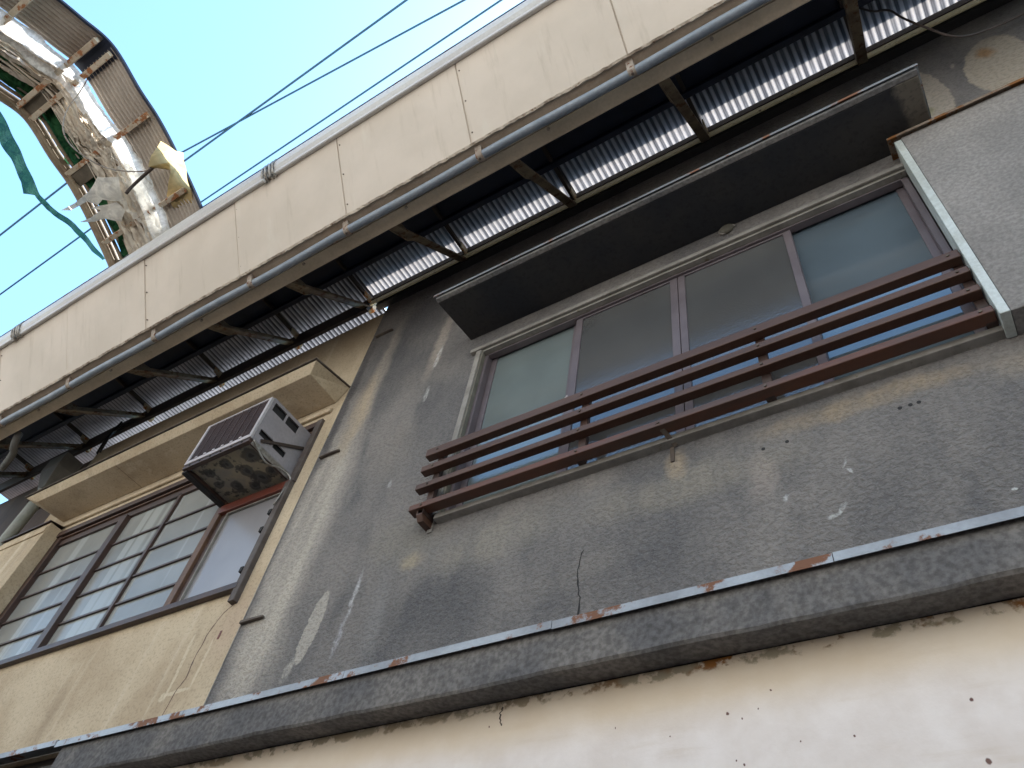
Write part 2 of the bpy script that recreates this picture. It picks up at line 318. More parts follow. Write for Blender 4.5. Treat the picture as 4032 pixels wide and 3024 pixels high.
MT = dict(
    grey=grey_stucco(), tan=tan_stucco(), cream=cream_wall(), hood=hood_soffit(),
    ledge=plain('ledge_mortar', (0.135, 0.130, 0.132), (0.215, 0.198, 0.185), 0.9, sc=2.4, fine=0.5, bump=0.5, bsc=34, spec=0.2),
    boxst=plain('shutter_box_mortar', (0.24, 0.225, 0.215), (0.30, 0.28, 0.265), 0.9, sc=2.0, fine=0.35, bump=0.6, bsc=42, spec=0.2),
    zinc=plain('zinc_flashing', (0.33, 0.36, 0.40), (0.22, 0.235, 0.26), 0.45, 0.4, sc=2.2, rust=(0.24, 0.12, 0.075), rust_lo=0.54, stretch=(1, 1, 1)),
    zincpale=plain('pale_zinc_trim', (0.58, 0.62, 0.60), (0.46, 0.48, 0.44), 0.5, 0.2, sc=5, rust=(0.20, 0.18, 0.13), rust_lo=0.64, bump=0.3),
    casing=plain('weathered_casing', (0.27, 0.25, 0.225), (0.185, 0.168, 0.148), 0.75, sc=6, rust=(0.14, 0.12, 0.08), rust_lo=0.62, bump=0.4),
    casedark=plain('dark_casing', (0.11, 0.10, 0.08), (0.16, 0.15, 0.12), 0.75, sc=6, bump=0.4),
    bronze=plain('bronze_sash', (0.155, 0.128, 0.138), (0.125, 0.102, 0.11), 0.42, 0.25, sc=4, fine=0.05, bump=0.05),
    brown=plain('brown_rail_paint', (0.068, 0.031, 0.020), (0.094, 0.043, 0.026), 0.5, sc=3, stretch=(0.4, 1, 3), rust=(0.15, 0.085, 0.055), rust_lo=0.68, bump=0.3),
    redbrown=plain('red_brown_rail_paint', (0.120, 0.038, 0.018), (0.070, 0.032, 0.020), 0.45, sc=3, stretch=(0.4, 1, 3), rust=(0.17, 0.09, 0.055), rust_lo=0.68, bump=0.3),
    darkwood=plain('dark_wood_frame', (0.040, 0.022, 0.018), (0.062, 0.030, 0.022), 0.5, sc=5, bump=0.3),
    redwood=plain('red_wood', (0.17, 0.035, 0.018), (0.12, 0.03, 0.018), 0.5, sc=5, bump=0.3),
    midwood=plain('worn_wood', (0.13, 0.065, 0.035), (0.08, 0.04, 0.025), 0.6, sc=6, bump=0.3),
    darkstrip=plain('dark_side_strip', (0.065, 0.048, 0.042), (0.10, 0.08, 0.07), 0.7, sc=7, bump=0.4),
    roofgrey=plain('grey_roof_sheet', (0.26, 0.26, 0.25), (0.22, 0.22, 0.21), 0.6, sc=2),
    roofpale=plain('pale_roof_sheet', (0.70, 0.69, 0.66), (0.62, 0.61, 0.59), 0.6, sc=2),
    black=plain('black_gap', (0.012, 0.011, 0.012), (0.02, 0.018, 0.018), 0.8, sc=4),
    peg=plain('old_metal_strap', (0.075, 0.055, 0.045), (0.15, 0.12, 0.095), 0.8, 0.2, sc=8, bump=0.6),
    panel=plain('cream_fascia_panel', (0.56, 0.51, 0.42), (0.50, 0.455, 0.37), 0.7, sc=0.9, fine=0.06, bump=0.1, bsc=12, rust=(0.42, 0.37, 0.28), rust_lo=0.66),
    panelrib=plain('panel_joint_strip', (0.50, 0.42, 0.34), (0.44, 0.37, 0.29), 0.7, sc=3),
    chip=plain('flaking_edge_paint', (0.60, 0.52, 0.42), (0.20, 0.15, 0.11), 0.8, sc=9, rust=(0.16, 0.09, 0.05), rust_lo=0.58, bump=1.0),
    soffit=plain('stained_cream_soffit', (0.62, 0.51, 0.38), (0.50, 0.41, 0.30), 0.75, sc=2, rust=(0.20, 0.17, 0.11), rust_lo=0.66, bump=0.4),
    soffitdk=plain('brown_soffit_strip', (0.46, 0.36, 0.27), (0.36, 0.275, 0.20), 0.8, sc=3, rust=(0.10, 0.03, 0.02), rust_lo=0.70, bump=0.4),
    navy=plain('dark_blue_steel', (0.016, 0.022, 0.045), (0.010, 0.014, 0.028), 0.5, 0.2, sc=3),
    angle=plain('cream_angle_iron', (0.88, 0.78, 0.50), (0.80, 0.70, 0.43), 0.6, sc=4, rust=(0.12, 0.055, 0.025), rust_lo=0.62, bump=0.5),
    beam=plain('dark_brown_beam', (0.045, 0.028, 0.020), (0.03, 0.02, 0.016), 0.7, sc=4),
    brace=plain('old_brace_paint', (0.22, 0.17, 0.11), (0.12, 0.085, 0.055), 0.75, 0.1, sc=6, rust=(0.10, 0.045, 0.02), rust_lo=0.54, bump=0.7),
    gusset=plain('rusting_gusset', (0.46, 0.40, 0.28), (0.36, 0.27, 0.16), 0.7, 0.1, sc=7, rust=(0.38, 0.14, 0.03), rust_lo=0.52, bump=0.5),
    pipe=plain('grey_blue_pipe', (0.20, 0.235, 0.28), (0.26, 0.29, 0.33), 0.45, 0.1, sc=7, rust=(0.36, 0.31, 0.25), rust_lo=0.68, bump=0.4),
    clamp=plain('rusty_cream_clamp', (0.36, 0.31, 0.26), (0.26, 0.20, 0.155), 0.7, sc=14, rust=(0.15, 0.06, 0.03), rust_lo=0.55, bump=0.6),
    gutter=plain('white_plastic_gutter', (0.55, 0.54, 0.52), (0.47, 0.45, 0.44), 0.4, sc=3, stretch=(0.3, 1, 1), rust=(0.30, 0.28, 0.24), rust_lo=0.68, bump=0.1),
    steel=plain('grey_metal_bracket', (0.40, 0.38, 0.35), (0.22, 0.19, 0.16), 0.45, 0.6, sc=14),
    acwhite=plain('lilac_grey_casing', (0.30, 0.275, 0.285), (0.25, 0.23, 0.235), 0.5, sc=3, rust=(0.25, 0.2, 0.17), rust_lo=0.70, bump=0.1),
    acedge=plain('pale_ac_frame', (0.47, 0.43, 0.435), (0.38, 0.35, 0.35), 0.5, sc=3, rust=(0.2, 0.16, 0.14), rust_lo=0.66),
    acgrille=plain('brown_ac_fins', (0.045, 0.024, 0.022), (0.060, 0.032, 0.028), 0.6, sc=5),
    cable=plain('blue_black_cable', (0.02, 0.09, 0.15), (0.02, 0.07, 0.12), 0.6, sc=5),
    wire=plain('brown_grey_wire', (0.12, 0.09, 0.08), (0.09, 0.07, 0.06), 0.6, sc=5),
    asphalt=plain('street_asphalt', (0.04, 0.04, 0.04), (0.055, 0.055, 0.053), 0.9, sc=1.5),
    opp=plain('pale_render', (0.60, 0.575, 0.54), (0.68, 0.65, 0.61), 0.85, sc=1.0),
    farwall=plain('brown_wall_boards', (0.085, 0.055, 0.04), (0.12, 0.08, 0.055), 0.85, sc=3, stretch=(1, 1, 0.3), bump=0.4),
    hopper=plain('dark_grey_hopper', (0.11, 0.105, 0.095), (0.15, 0.145, 0.13), 0.6, sc=5, bump=0.2),
    drain=plain('grey_drainpipe', (0.26, 0.28, 0.25), (0.32, 0.33, 0.30), 0.55, sc=5, bump=0.2),
    p1=glass('frosted_teal_pane', (0.165, 0.195, 0.195), 0.07, ripple=0.10, spec=0.8), p2=glass('grey_screened_pane', (0.085, 0.085, 0.085), 0.11, ripple=0.14, spec=0.8),
    p4=glass('blue_grey_pane', (0.10, 0.13, 0.155), 0.03, spec=0.9), shoji=glass('pale_curtained_pane', (0.27, 0.27, 0.25), 0.24, spec=0.35, curtain=(0.33, 0.34, 0.32), ripple=0.06),
    shoji2=glass('pale_frosted_pane', (0.28, 0.27, 0.28), 0.28, ripple=0.1),
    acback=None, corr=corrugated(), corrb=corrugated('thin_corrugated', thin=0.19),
    film=translucent('white_plastic_film', (0.92, 0.92, 0.90), 0.36, 0.5, 7, 0.5, (1, 3, 3)),
    cloth=translucent('beige_tarp_cloth', (0.78, 0.71, 0.60), 0.07, 0.75, 12, 0.6, (3, 0.6, 0.6), (0.60, 0.51, 0.41)),
    yellow=translucent('yellowed_sheet', (0.85, 0.66, 0.34), 0.55, 0.5, 6, 0.9),
    green=translucent('green_net', (0.05, 0.17, 0.07), 0.45, 0.7, 14, 0.8, (1, 1, 1), (0.02, 0.07, 0.035)),
    teal=translucent('faded_teal_cloth', (0.045, 0.15, 0.115), 0.4, 0.8, 10, 0.8, (1, 1, 1), (0.03, 0.10, 0.10)),
    flap=translucent('torn_white_sheet', (0.92, 0.89, 0.82), 0.45, 0.6, 9, 0.9),
    rustpipe=plain('rust_brown_pipe', (0.26, 0.20, 0.13), (0.19, 0.13, 0.08), 0.7, 0.1, sc=5, rust=(0.14, 0.07, 0.04), rust_lo=0.6, bump=0.5),
    timber=plain('old_grey_timber', (0.16, 0.13, 0.095), (0.11, 0.09, 0.065), 0.85, sc=6, bump=0.6),
    stub=plain('rusty_cream_purlin', (0.55, 0.47, 0.36), (0.45, 0.36, 0.26), 0.7, sc=6, rust=(0.30, 0.12, 0.045), rust_lo=0.50, bump=0.4),
    archsheet=plain('dull_ribbed_sheet', (0.42, 0.355, 0.295), (0.34, 0.285, 0.235), 0.55, 0.2, sc=3),
)
def ac_base():
    m = NM('mouldy_base_panel', 0.8)
    c = m.mix(m.ramp(m.noise(4, 4, 0.6), 0.4, 0.6), (0.34, 0.29, 0.20), (0.24, 0.225, 0.19))
    co = m.blobcoord(0.09, 9)
    for cx, cy, r in ((-5.2, -.36, .10), (-5.38, -.22, .085), (-5.62, -.12, .07), (-5.3, -.1, .10), (-5.5, -.38, .075), (-5.75, -.36, .06), (-5.15, -.12, .07), (-5.78, -.2, .05), (-5.45, -.05, .06)):
        mp = m.n('ShaderNodeMapping'); mp.vector_type = 'TEXTURE'; m.put(mp.inputs['Vector'], co); mp.inputs['Location'].default_value = (cx, cy, 0); mp.inputs['Scale'].default_value = (r, r, 1e6)
        d = m.vm('LENGTH', mp.outputs[0])
        c = m.mix(m.ramp(d, 0.8, 1.0, 0.75, 0), c, (0.045, 0.045, 0.045))
        c = m.mix(m.ramp(d, 0.45, 0.62, 0.8, 0), c, (0.10, 0.10, 0.095))
        c = m.mix(m.ramp(d, 0.2, 0.35, 0.8, 0), c, (0.03, 0.03, 0.03))
    c = m.mix(m.ramp(m.noise(9, 5, 0.6, (1, 1, 1), (3, 3, 0)), 0.52, 0.60, 0, 0.85), c, (0.05, 0.05, 0.048))
    return m.done(c)
MT['acback'] = ac_base()
def fascia_mat():
    m = NM('cream_fascia_panel', 0.7, spec=0.3)
    c = m.mix(m.ramp(m.noise(0.9, 5, 0.6), 0.35, 0.65), (0.59, 0.51, 0.43), (0.52, 0.45, 0.375))
    c = m.mix(m.ramp(m.noise(9, 5, 0.65, (1, .12, .12)), 0.54, 0.74, 0, 0.35), c, (0.33, 0.27, 0.20))
    c = m.mix(m.ramp(m.noise(4, 6, 0.65, (1, .3, .3), (5, 0, 0)), 0.58, 0.72, 0, 0.3), c, (0.62, 0.58, 0.50))
    c = m.mix(m.ramp(m.noise(26, 6, 0.7, off=(2, 2, 2)), 0.68, 0.74, 0, 0.5), c, (0.30, 0.23, 0.16))
    m.bump(m.noise(3, 3, 0.5), 0.25, 0.01)
    return m.done(c)
MT['panel'] = fascia_mat()

# ------------------------------------------------------------------ ground
g = MB().box(-60, 60, -60, 40, -0.95, -0.7).build('street', MT['asphalt']); g['kind'] = 'structure'

# ------------------------------------------------------------------ grey building
XB = -4.73
gb = thing('grey_building', 'dark grey stucco building with long railed window above a cream lower wall', 'building', (0, 0.2, -0.7))
def wall_with_hole(x0, x1, z0, z1, hx0, hx1, hz0, hz1, y0=0.0, y1=0.14):
    m = MB()
    xs = [x0, hx0, hx1, x1]; zs = [z0, hz0, hz1, z1]
    for y in (y0, y1):
        b = len(m.v); m.v += [(x, y, z) for z in zs for x in xs]
        for j in range(3):
            for i in range(3):
                if i == 1 and j == 1: continue
                a = b + j * 4 + i; m.f.append((a, a + 1, a + 5, a + 4))
    n = 16
    def q(i, j): return j * 4 + i
    ring = [q(1, 1), q(2, 1), q(2, 2), q(1, 2)]
    for k in range(4):
        a, c = ring[k], ring[(k + 1) % 4]; m.f.append((a, c, c + n, a + n))
    out = [q(0, 0), q(3, 0), q(3, 3), q(0, 3)]
    edge = [[q(i, 0) for i in range(4)], [q(3, j) for j in range(4)], [q(i, 3) for i in range(3, -1, -1)], [q(0, j) for j in range(3, -1, -1)]]
    for e in edge:
        for a, c in zip(e, e[1:]): m.f.append((a, c, c + n, a + n))
    return m
wall_with_hole(XB, 3.4, 3.9, 9.12, -3.05, 0.52, 5.06, 7.06).build('wall', MT['grey'], gb)
MB().box(-6.05, 3.4, 0, 0.14, -0.7, 3.62).build('lower_wall', MT['cream'], gb)
MB().box(XB, 3.4, 0.4, 9.0, -0.7, 8.9).build('building_mass', MT['black'], gb, label='dark inside of the building')
MB().box(XB, 3.4, 0.14, 9.0, 8.98, 9.04).build('roof', MT['roofpale'], gb)
# ledge with a slightly wavy lower edge
m = MB(); n = 90; vs = []
for i in range(n + 1):
    x = -5.95 + (3.4 + 5.95) * i / n
    wv = 0.003 * math.sin(x * 3.1) + 0.002 * math.sin(x * 9.7 + 1) + random.uniform(-.004, .004)
    vs += [(x, 0.0, 3.625 + wv * .4), (x, -0.145 + wv * .4, 3.62 + wv), (x, -0.155, 3.635 + wv), (x, -0.15, 3.88), (x, 0.0, 3.90)]
fs = []
for i in range(n):
    for j in range(5):
        a = i * 5 + j; b = i * 5 + (j + 1) % 5; fs.append((a, b, b + 5, a + 5))
fs += [(4, 3, 2, 1, 0), tuple(range(n * 5, n * 5 + 5))]
m.add(vs, fs).build('ledge', MT['ledge'], gb)
fl = MB(); x = -6.02
while x < 3.4:
    x1 = min(x + 1.38, 3.45)
    dz = random.uniform(-.004, .004)
    fl.prism(x, x1 - 0.004, [(-0.175, 3.845 + dz), (-0.171, 3.845 + dz), (-0.171, 3.886 + dz), (0.0, 3.925), (0.0, 3.93), (-0.175, 3.892 + dz)])
    x += 1.38
fl.build('ledge_flashing', MT['zinc'], gb)
MB().prism(-4.731, -4.722, [(-0.006, 3.93), (-0.001, 3.93), (-0.001, 8.83), (-0.006, 8.83)]).build('corner_bead', MT['casing'], gb)
def ribbon(pts, w_, y=-0.0015):
    m = MB(); P = [Vector((p[0], y, p[1])) for p in pts]
    fine = []
    for a, b in zip(P, P[1:]):
        for k in range(6):
            t = k / 6; q = a.lerp(b, t); q.x += random.uniform(-.006, .006); fine.append(q)
    fine.append(P[-1])
    vs = []; fs = []
    for i, p in enumerate(fine):
        ww = w_ * random.uniform(.4, 1.1) * (0.5 if i in (0, len(fine) - 1) else 1)
        vs += [p + Vector((-ww / 2, 0, 0)), p + Vector((ww / 2, 0, 0)), p + Vector((ww / 2, 0.01, 0)), p + Vector((-ww / 2, 0.01, 0))]
    for i in range(len(fine) - 1):
        for j in range(4):
            a = i * 4 + j; b = i * 4 + (j + 1) % 4; fs.append((a, b, b + 4, a + 4))
    return m.add(vs, fs)
ribbon([(-1.84, 4.46), (-1.86, 4.35), (-1.865, 4.27), (-1.84, 4.14), (-1.845, 3.95)], 0.012).build('crack', MT['black'], gb)
ribbon([(-2.23, 3.59), (-2.245, 3.55), (-2.225, 3.49)], 0.010).build('crack', MT['peg'], gb)
for (x, z) in ((-0.06, 4.80), (-0.01, 4.80), (0.03, 4.80), (-0.76, 4.81), (-0.63, 4.81)):
    MB().tube([(x, -0.002, z), (x, 0.02, z)], 0.011, 8).build('anchor_hole', MT['black'], gb)
for (x, z) in ((-4.56, 6.4), (-4.6, 4.67), (-4.55, 8.275)):
    MB().hexa([(x - .12, -.035, z - .012), (x + .12, -.03, z - .008), (x + .12, -.001, z - .008), (x - .12, -.001, z - .012),
               (x - .12, -.03, z + .018), (x + .11, -.025, z + .014), (x + .11, -.001, z + .014), (x - .12, -.001, z + .018)]).build('wall_strap', MT['peg'], gb, bevel=.003)

# hood over the long window
hd = MB().prism(-3.22, 0.775, [(-0.505, 7.262), (0.0, 7.335), (0.0, 7.42), (-0.505, 7.335)]).build('window_hood', MT['hood'], gb, bevel=.005)
MB().prism(-3.222, 0.778, [(-0.545, 7.275), (-0.507, 7.262), (-0.507, 7.33), (-0.545, 7.31)]).build('hood_lip', MT['ledge'], hd, bevel=.004)
MB().prism(-3.24, 0.795, [(-0.565, 7.300), (-0.562, 7.297), (-0.552, 7.325), (0.0, 7.43), (0.0, 7.436), (-0.56, 7.333)]).build('hood_flashing', MT['zinc'], hd)
MB().tube([(-.76, 0.0, 7.285), (-.76, -.03, 7.285)], 0.055, 14).build('vent_stub', MT['casedark'], gb, bevel=.006)
m = MB(); m.tube([(-.76 + .062 * math.cos(a), -.012, 7.285 + .05 * math.sin(a)) for a in [i * .45 for i in range(11)]], .010, 6); m.build('vent_ring', MT['casing'], gb, smooth=True)

# long window: casing, frame, sashes, panes
wf = MB()
wf.box(-3.0, 0.50, .02, .075, 6.985, 7.03); wf.box(-3.02, -2.975, .02, .14, 5.10, 7.02); wf.box(0.455, 0.50, .02, .14, 5.10, 7.02); wf.box(-3.0, 0.50, .02, .14, 5.085, 5.13)
win = wf.build('window', MT['bronze'], gb, bevel=.002)
MB().box(-3.075, -3.022, -.035, .02, 5.13, 7.035).build('casing', MT['casing'], win, bevel=.003)
MB().box(-3.022, -3.003, -.022, .02, 5.13, 7.035).build('casing', MT['casedark'], win)
MB().box(-3.14, 0.51, -.045, .0, 7.04, 7.085).build('casing', MT['casing'], win, bevel=.004)
MB().box(-3.0, 0.505, -.020, .02, 7.017, 7.038).build('casing', MT['casedark'], win)
MB().box(-3.0, 0.50, -.026, .02, 7.000, 7.015).build('casing', MT['casing'], win)
MB().prism(-3.02, 0.51, [(-.055, 5.060), (.02, 5.050), (.02, 5.135), (-.05, 5.105)]).build('sill', MT['casing'], win, bevel=.003)
MB().box(-3.0, 0.50, .125, .14, 5.1, 7.2).build('dark_interior', MT['black'], win)
def sash(x0, x1, z0, z1, y, st, mat, pane, top=.05):
    m = MB()
    m.box(x0, x0 + st, y, y + .03, z0, z1); m.box(x1 - st, x1, y, y + .03, z0, z1)
    m.box(x0 + st, x1 - st, y, y + .03, z1 - top, z1); m.box(x0 + st, x1 - st, y, y + .03, z0, z0 + .08)
    m.build('sash', mat, win, bevel=.002)
    MB().box(x0 + st - .004, x1 - st + .004, y + .012, y + .018, z0 + .076, z1 - top + .004).build('pane', pane, win)
sash(-2.975, -2.10, 5.13, 7.05, .085, .055, MT['bronze'], MT['p1'], .04)
sash(-2.105, -1.213, 5.13, 6.985, .040, .06, MT['bronze'], MT['p2'], .02)
sash(-1.208, -0.325, 5.13, 6.985, .040, .055, MT['bronze'], MT['p2'], .02)
sash(-0.375, 0.455, 5.13, 7.05, .085, .05, MT['bronze'], MT['p4'], .035)
MB().tube([(-2.12, .07, 5.98), (-2.12, .055, 6.0), (-2.12, .07, 6.03)], .016, 8).build('sash_latch', MT['acedge'], win)

# railing
rl = MB().box(-3.1, -3.055, -.13, .0, 5.07, 5.15)
rail = rl.build('window_railing', MT['darkwood'], gb)
for x in (-3.075, -1.86, -0.655, 0.47):
    MB().box(x - .028, x + .028, -.088, -.05, 5.10, 5.70).build('post', MT['darkwood'], rail, bevel=.003)
for z0, z1, mt in ((5.645, 5.72, 'brown'), (5.485, 5.54, 'brown'), (5.305, 5.355, 'brown'), (5.105, 5.155, 'redbrown')):
    MB().prism(-3.18, 0.497, [(-.150, z0), (-.089 if z0 > 5.2 else -.070, z0 - .004), (-.089 if z0 > 5.2 else -.070, z1), (-.150, z1)], 1).build('rail_slat', MT[mt], rail, bevel=.004)
for x in (-3.075, -1.86, -0.655, 0.44):
    for z in (5.685, 5.512, 5.33, 5.13):
        MB().tube([(x, -.150, z), (x, -.156, z)], .009, 8).build('bolt', MT['peg'], rail)
MB().bar((-1.31, -.152, 5.13), (-1.256, -.004, 5.05), .03, .012).build('stay', MT['peg'], rail)
MB().box(-1.295, -1.27, -.008, .0, 4.93, 5.05).build('stay', MT['peg'], rail)
MB().box(-3.09, -3.05, -.010, .0, 4.99, 5.12).build('stay', MT['casing'], rail)
MB().prism(-3.11, -3.06, [(-.13, 5.06), (-.10, 5.02), (.0, 5.02), (.0, 5.09), (-.13, 5.10)]).build('bracket', MT['brown'], rail)

# shutter box to the right of the long window
sb = MB().box(0.552, 2.9, -.165, .0, 5.045, 7.20).build('shutter_box', MT['boxst'], gb, bevel=.004)
MB().box(0.503, 0.550, -.172, -.002, 5.04, 7.165).build('box_trim', MT['zincpale'], sb, bevel=.003)
MB().prism(0.47, 2.95, [(-.198, 7.183), (-.193, 7.183), (-.193, 7.205), (.0, 7.245), (.0, 7.251), (-.198, 7.211)]).build('box_flashing', plain('rusty_box_flashing', (0.30, 0.24, 0.19), (0.20, 0.13, 0.09), 0.6, 0.3, sc=5, rust=(0.24, 0.10, 0.03), rust_lo=0.5), sb)

# ------------------------------------------------------------------ tan building
tb = thing('tan_building', 'tan stucco building with dark wood grid window and pale hood', 'building', (-7.4, 0.2, -0.7))
wall_with_hole(-10.05, XB - .001, 3.9, 8.83, -9.3, -4.955, 5.06, 7.06, 0.004, .14).build('wall', MT['tan'], tb)
MB().box(-10.05, XB - .001, 0.9, 9.0, -0.7, 8.3).build('building_mass', MT['black'], tb)
MB().box(-10.05, XB - .001, 0.14, 9.0, 8.62, 8.70).build('roof', MT['roofgrey'], tb)
MB().box(-12.0, -6.06, 0.0, .14, -0.7, 3.89).build('lower_wall', MT['beam'], tb)
MB().prism(-10.0, -6.1, [(-.05, 3.66), (0, 3.66), (0, 3.84), (-.05, 3.80)]).build('sign_board', MT['ledge'], tb)
MB().prism(-12.0, -6.03, [(-.175, 3.865), (-.171, 3.865), (-.171, 3.902), (0, 3.94), (0, 3.945), (-.175, 3.908)]).build('ledge_flashing', MT['zinc'], tb)
ribbon([(-4.93, 4.93), (-5.03, 4.85), (-5.11, 4.69), (-5.12, 4.51), (-5.11, 4.31), (-5.16, 4.21), (-5.17, 3.97)], 0.012, 0.0025).build('crack', MT['midwood'], tb)
MB().box(-4.955, -4.935, -.001, .003, 4.60, 4.67).build('anchor_hole', MT['redwood'], tb)
def flared(x0, x1, d0, z0, X0, X1, d1, zf, zw):
    return MB().hexa([(x0, -d0, z0), (x1, -d0, z0), (x1, 0, z0), (x0, 0, z0), (X0, -d1, zf), (X1, -d1, zf), (X1, 0, zw), (X0, 0, zw)])
h2 = flared(-9.42, -4.86, .40, 7.285, -9.62, -4.745, .475, 7.36, 7.455).build('window_hood', MT['tan'], tb, bevel=.004)
MB().hexa([(-9.64, -.492, 7.368), (-4.736, -.492, 7.368), (-4.736, 0, 7.460), (-9.64, 0, 7.460), (-9.64, -.492, 7.382), (-4.736, -.492, 7.382), (-4.736, 0, 7.474), (-9.64, 0, 7.474)]).build('hood_flashing', MT['peg'], h2)
MB().box(-7.892, -7.886, -.398, -.002, 7.2835, 7.284).build('hood_seam', MT['midwood'], h2)
MB().prism(-9.25, -4.86, [(-.03, 7.13), (.0, 7.13), (.0, 7.20), (-.03, 7.19)]).build('hood_moulding', MT['tan'], h2, bevel=.006)
# window grid
tf = MB(); tf.box(-9.3, -4.955, -.02, .12, 6.97, 7.045); tf.box(-9.3, -4.99, .03, .12, 6.84, 6.97); tf.box(-9.3, -9.14, .0, .12, 5.1, 6.97)
tw = tf.build('window', MT['darkwood'], tb, bevel=.003)
MB().box(-9.28, -5.0, .005, .03, 6.925, 6.94).build('head_bead', MT['midwood'], tw)
MB().prism(-9.35, -4.955, [(-.05, 5.035), (.0, 5.03), (.0, 5.10), (-.045, 5.10)]).build('sill', MT['darkwood'], tw, bevel=.003)
MB().box(-9.3, -4.955, .0, .05, 5.09, 5.125).build('sill_track', MT['midwood'], tw)
MB().box(-5.97, -5.88, .0, .08, 5.10, 6.85).build('mullion', MT['midwood'], tw, bevel=.003)
MB().box(-5.88, -5.80, .03, .10, 5.10, 6.85).build('mullion', MT['darkwood'], tw)
MB().box(-7.92, -7.80, .0, .09, 5.10, 6.85).build('mullion', MT['darkwood'], tw, bevel=.003)
MB().box(-6.965, -6.92, .03, .08, 5.12, 6.86).build('mullion', MT['darkwood'], tw)
MB().box(-5.9, -4.97, -.01, .09, 6.165, 6.265).build('transom', MT['redwood'], tw, bevel=.003)
for x0, x1 in ((-9.14, -7.92), (-7.80, -6.965), (-6.92, -5.97)):
    for z in (5.445, 5.77, 6.10, 6.44):
        MB().box(x0, x1, .04, .07, z - .011, z + .011).build('muntin', MT['darkwood'], tw)
    zs = [5.12, 5.445, 5.77, 6.10, 6.44, 6.85]
    for a, b in zip(zs, zs[1:]):
        MB().box(x0, x1, .060, .066, a + .009, b - .009).build('pane', MT['shoji'], tw)
MB().box(-5.80, -5.0, .045, .05, 5.13, 6.165).build('pane', MT['shoji2'], tw)
MB().box(-5.80, -5.785, .02, .045, 5.13, 6.165).box(-5.785, -5.0, .02, .045, 6.150, 6.165).build('pane_bead', MT['casing'], tw)
MB().box(-9.3, -4.96, .115, .135, 5.1, 7.0).build('dark_interior', MT['black'], tw)
MB().box(-4.985, -4.915, -.045, .06, 4.91, 6.2).box(-4.98, -4.905, -.03, .06, 6.2, 7.04).build('side_strip', MT['darkstrip'], tw, bevel=.004)
for z in (5.82, 5.62, 5.2): MB().box(-5.02, -4.985, -.05, -.02, z, z + .05).build('side_catch', MT['black'], tw)
# its shutter box
s2 = MB().box(-12.4, -9.236, -.17, .0, 4.9, 7.085).build('shutter_box', MT['tan'], tb, bevel=.004)
MB().box(-12.4, -9.240, -.186, -.170, 6.93, 7.03).build('box_band', MT['tan'], s2, bevel=.003)
MB().prism(-12.5, -9.22, [(-.20, 7.075), (-.195, 7.075), (-.195, 7.09), (0, 7.125), (0, 7.13), (-.20, 7.096)]).build('box_flashing', MT['darkwood'], s2)

# brown neighbour and its drainpipe
nb = thing('brown_building', 'dark brown wall at the far left behind the grey drainpipe', 'building', (-14, .3, -.7))
MB().box(-20, -10.06, .10, .3, -.7, 8.9).build('wall', MT['farwall'], nb)
MB().box(-20, -10.06, 1.0, 9, -.7, 8.3).build('building_mass', MT['black'], nb)
dp = thing('drainpipe', 'grey round drainpipe running up to a box hopper at the left edge', 'drainpipe', (-10.4, -.1, -.7))
MB().tube([(-10.32, -.16, 3.0), (-10.32, -.16, 7.95), (-10.29, -.19, 8.02)], .075, 16).build('pipe', MT['drain'], dp, smooth=True)
MB().hexa([(-10.37, -.24, 8.0), (-10.22, -.24, 8.0), (-10.22, -.10, 8.0), (-10.37, -.10, 8.0), (-10.5, -.32, 8.32), (-10.08, -.32, 8.32), (-10.08, -.04, 8.32), (-10.5, -.04, 8.32)]).box(-10.5, -10.08, -.32, -.04, 8.32, 8.55).build('hopper', MT['hopper'], dp, bevel=.006)
m = MB().tube([(-10.32 + .085 * math.cos(a), -.16 + .085 * math.sin(a), 7.78) for a in [i * math.pi / 7 for i in range(15)]], .012, 6); m.build('clamp', MT['beam'], dp)

# ------------------------------------------------------------------ street canopy
cp = thing('street_canopy', 'long cream fascia canopy with corrugated underside along the wall top', 'canopy', (-4, -.9, 8.0))
X0C, X1C = -13.0, 3.3
joints = [-12.6, -11.15, -9.70, -8.262, -6.81, -5.33, -3.88, -2.445, -.952, .50, 1.95, 3.4]
for a, b in zip(joints, joints[1:]):
    dy = random.uniform(-.010, .008)
    MB().hexa([(a + .007, -1.368 + dy, 8.045), (b - .007, -1.368 + dy, 8.045), (b - .007, -1.345 + dy, 8.06), (a + .007, -1.345 + dy, 8.06),
               (a + .007, -1.885 + dy, 8.80), (b - .007, -1.885 + dy, 8.80), (b - .007, -1.862 + dy, 8.81), (a + .007, -1.862 + dy, 8.81)]).build('fascia_panel', MT['panel'], cp, bevel=.002)
    MB().hexa([(b - .007, -1.358, 8.045), (b + .007, -1.358, 8.045), (b + .007, -1.340, 8.06), (b - .007, -1.340, 8.06),
               (b - .007, -1.872, 8.80), (b + .007, -1.872, 8.80), (b + .007, -1.85, 8.81), (b - .007, -1.85, 8.81)]).build('joint_strip', MT['panelrib'], cp)
    for k in (.12, .5, .88):
        y = -1.374 + dy - .517 * k; z = 8.043 + .755 * k
        MB().tube([(b + .03, y, z), (b + .03, y + .01, z + .01)], .007, 6).build('screw', MT['peg'], cp)
MB().prism(X0C, X1C, [(-1.385, 8.036), (-1.352, 8.022), (-1.340, 8.040), (-1.383, 8.070)], 300)
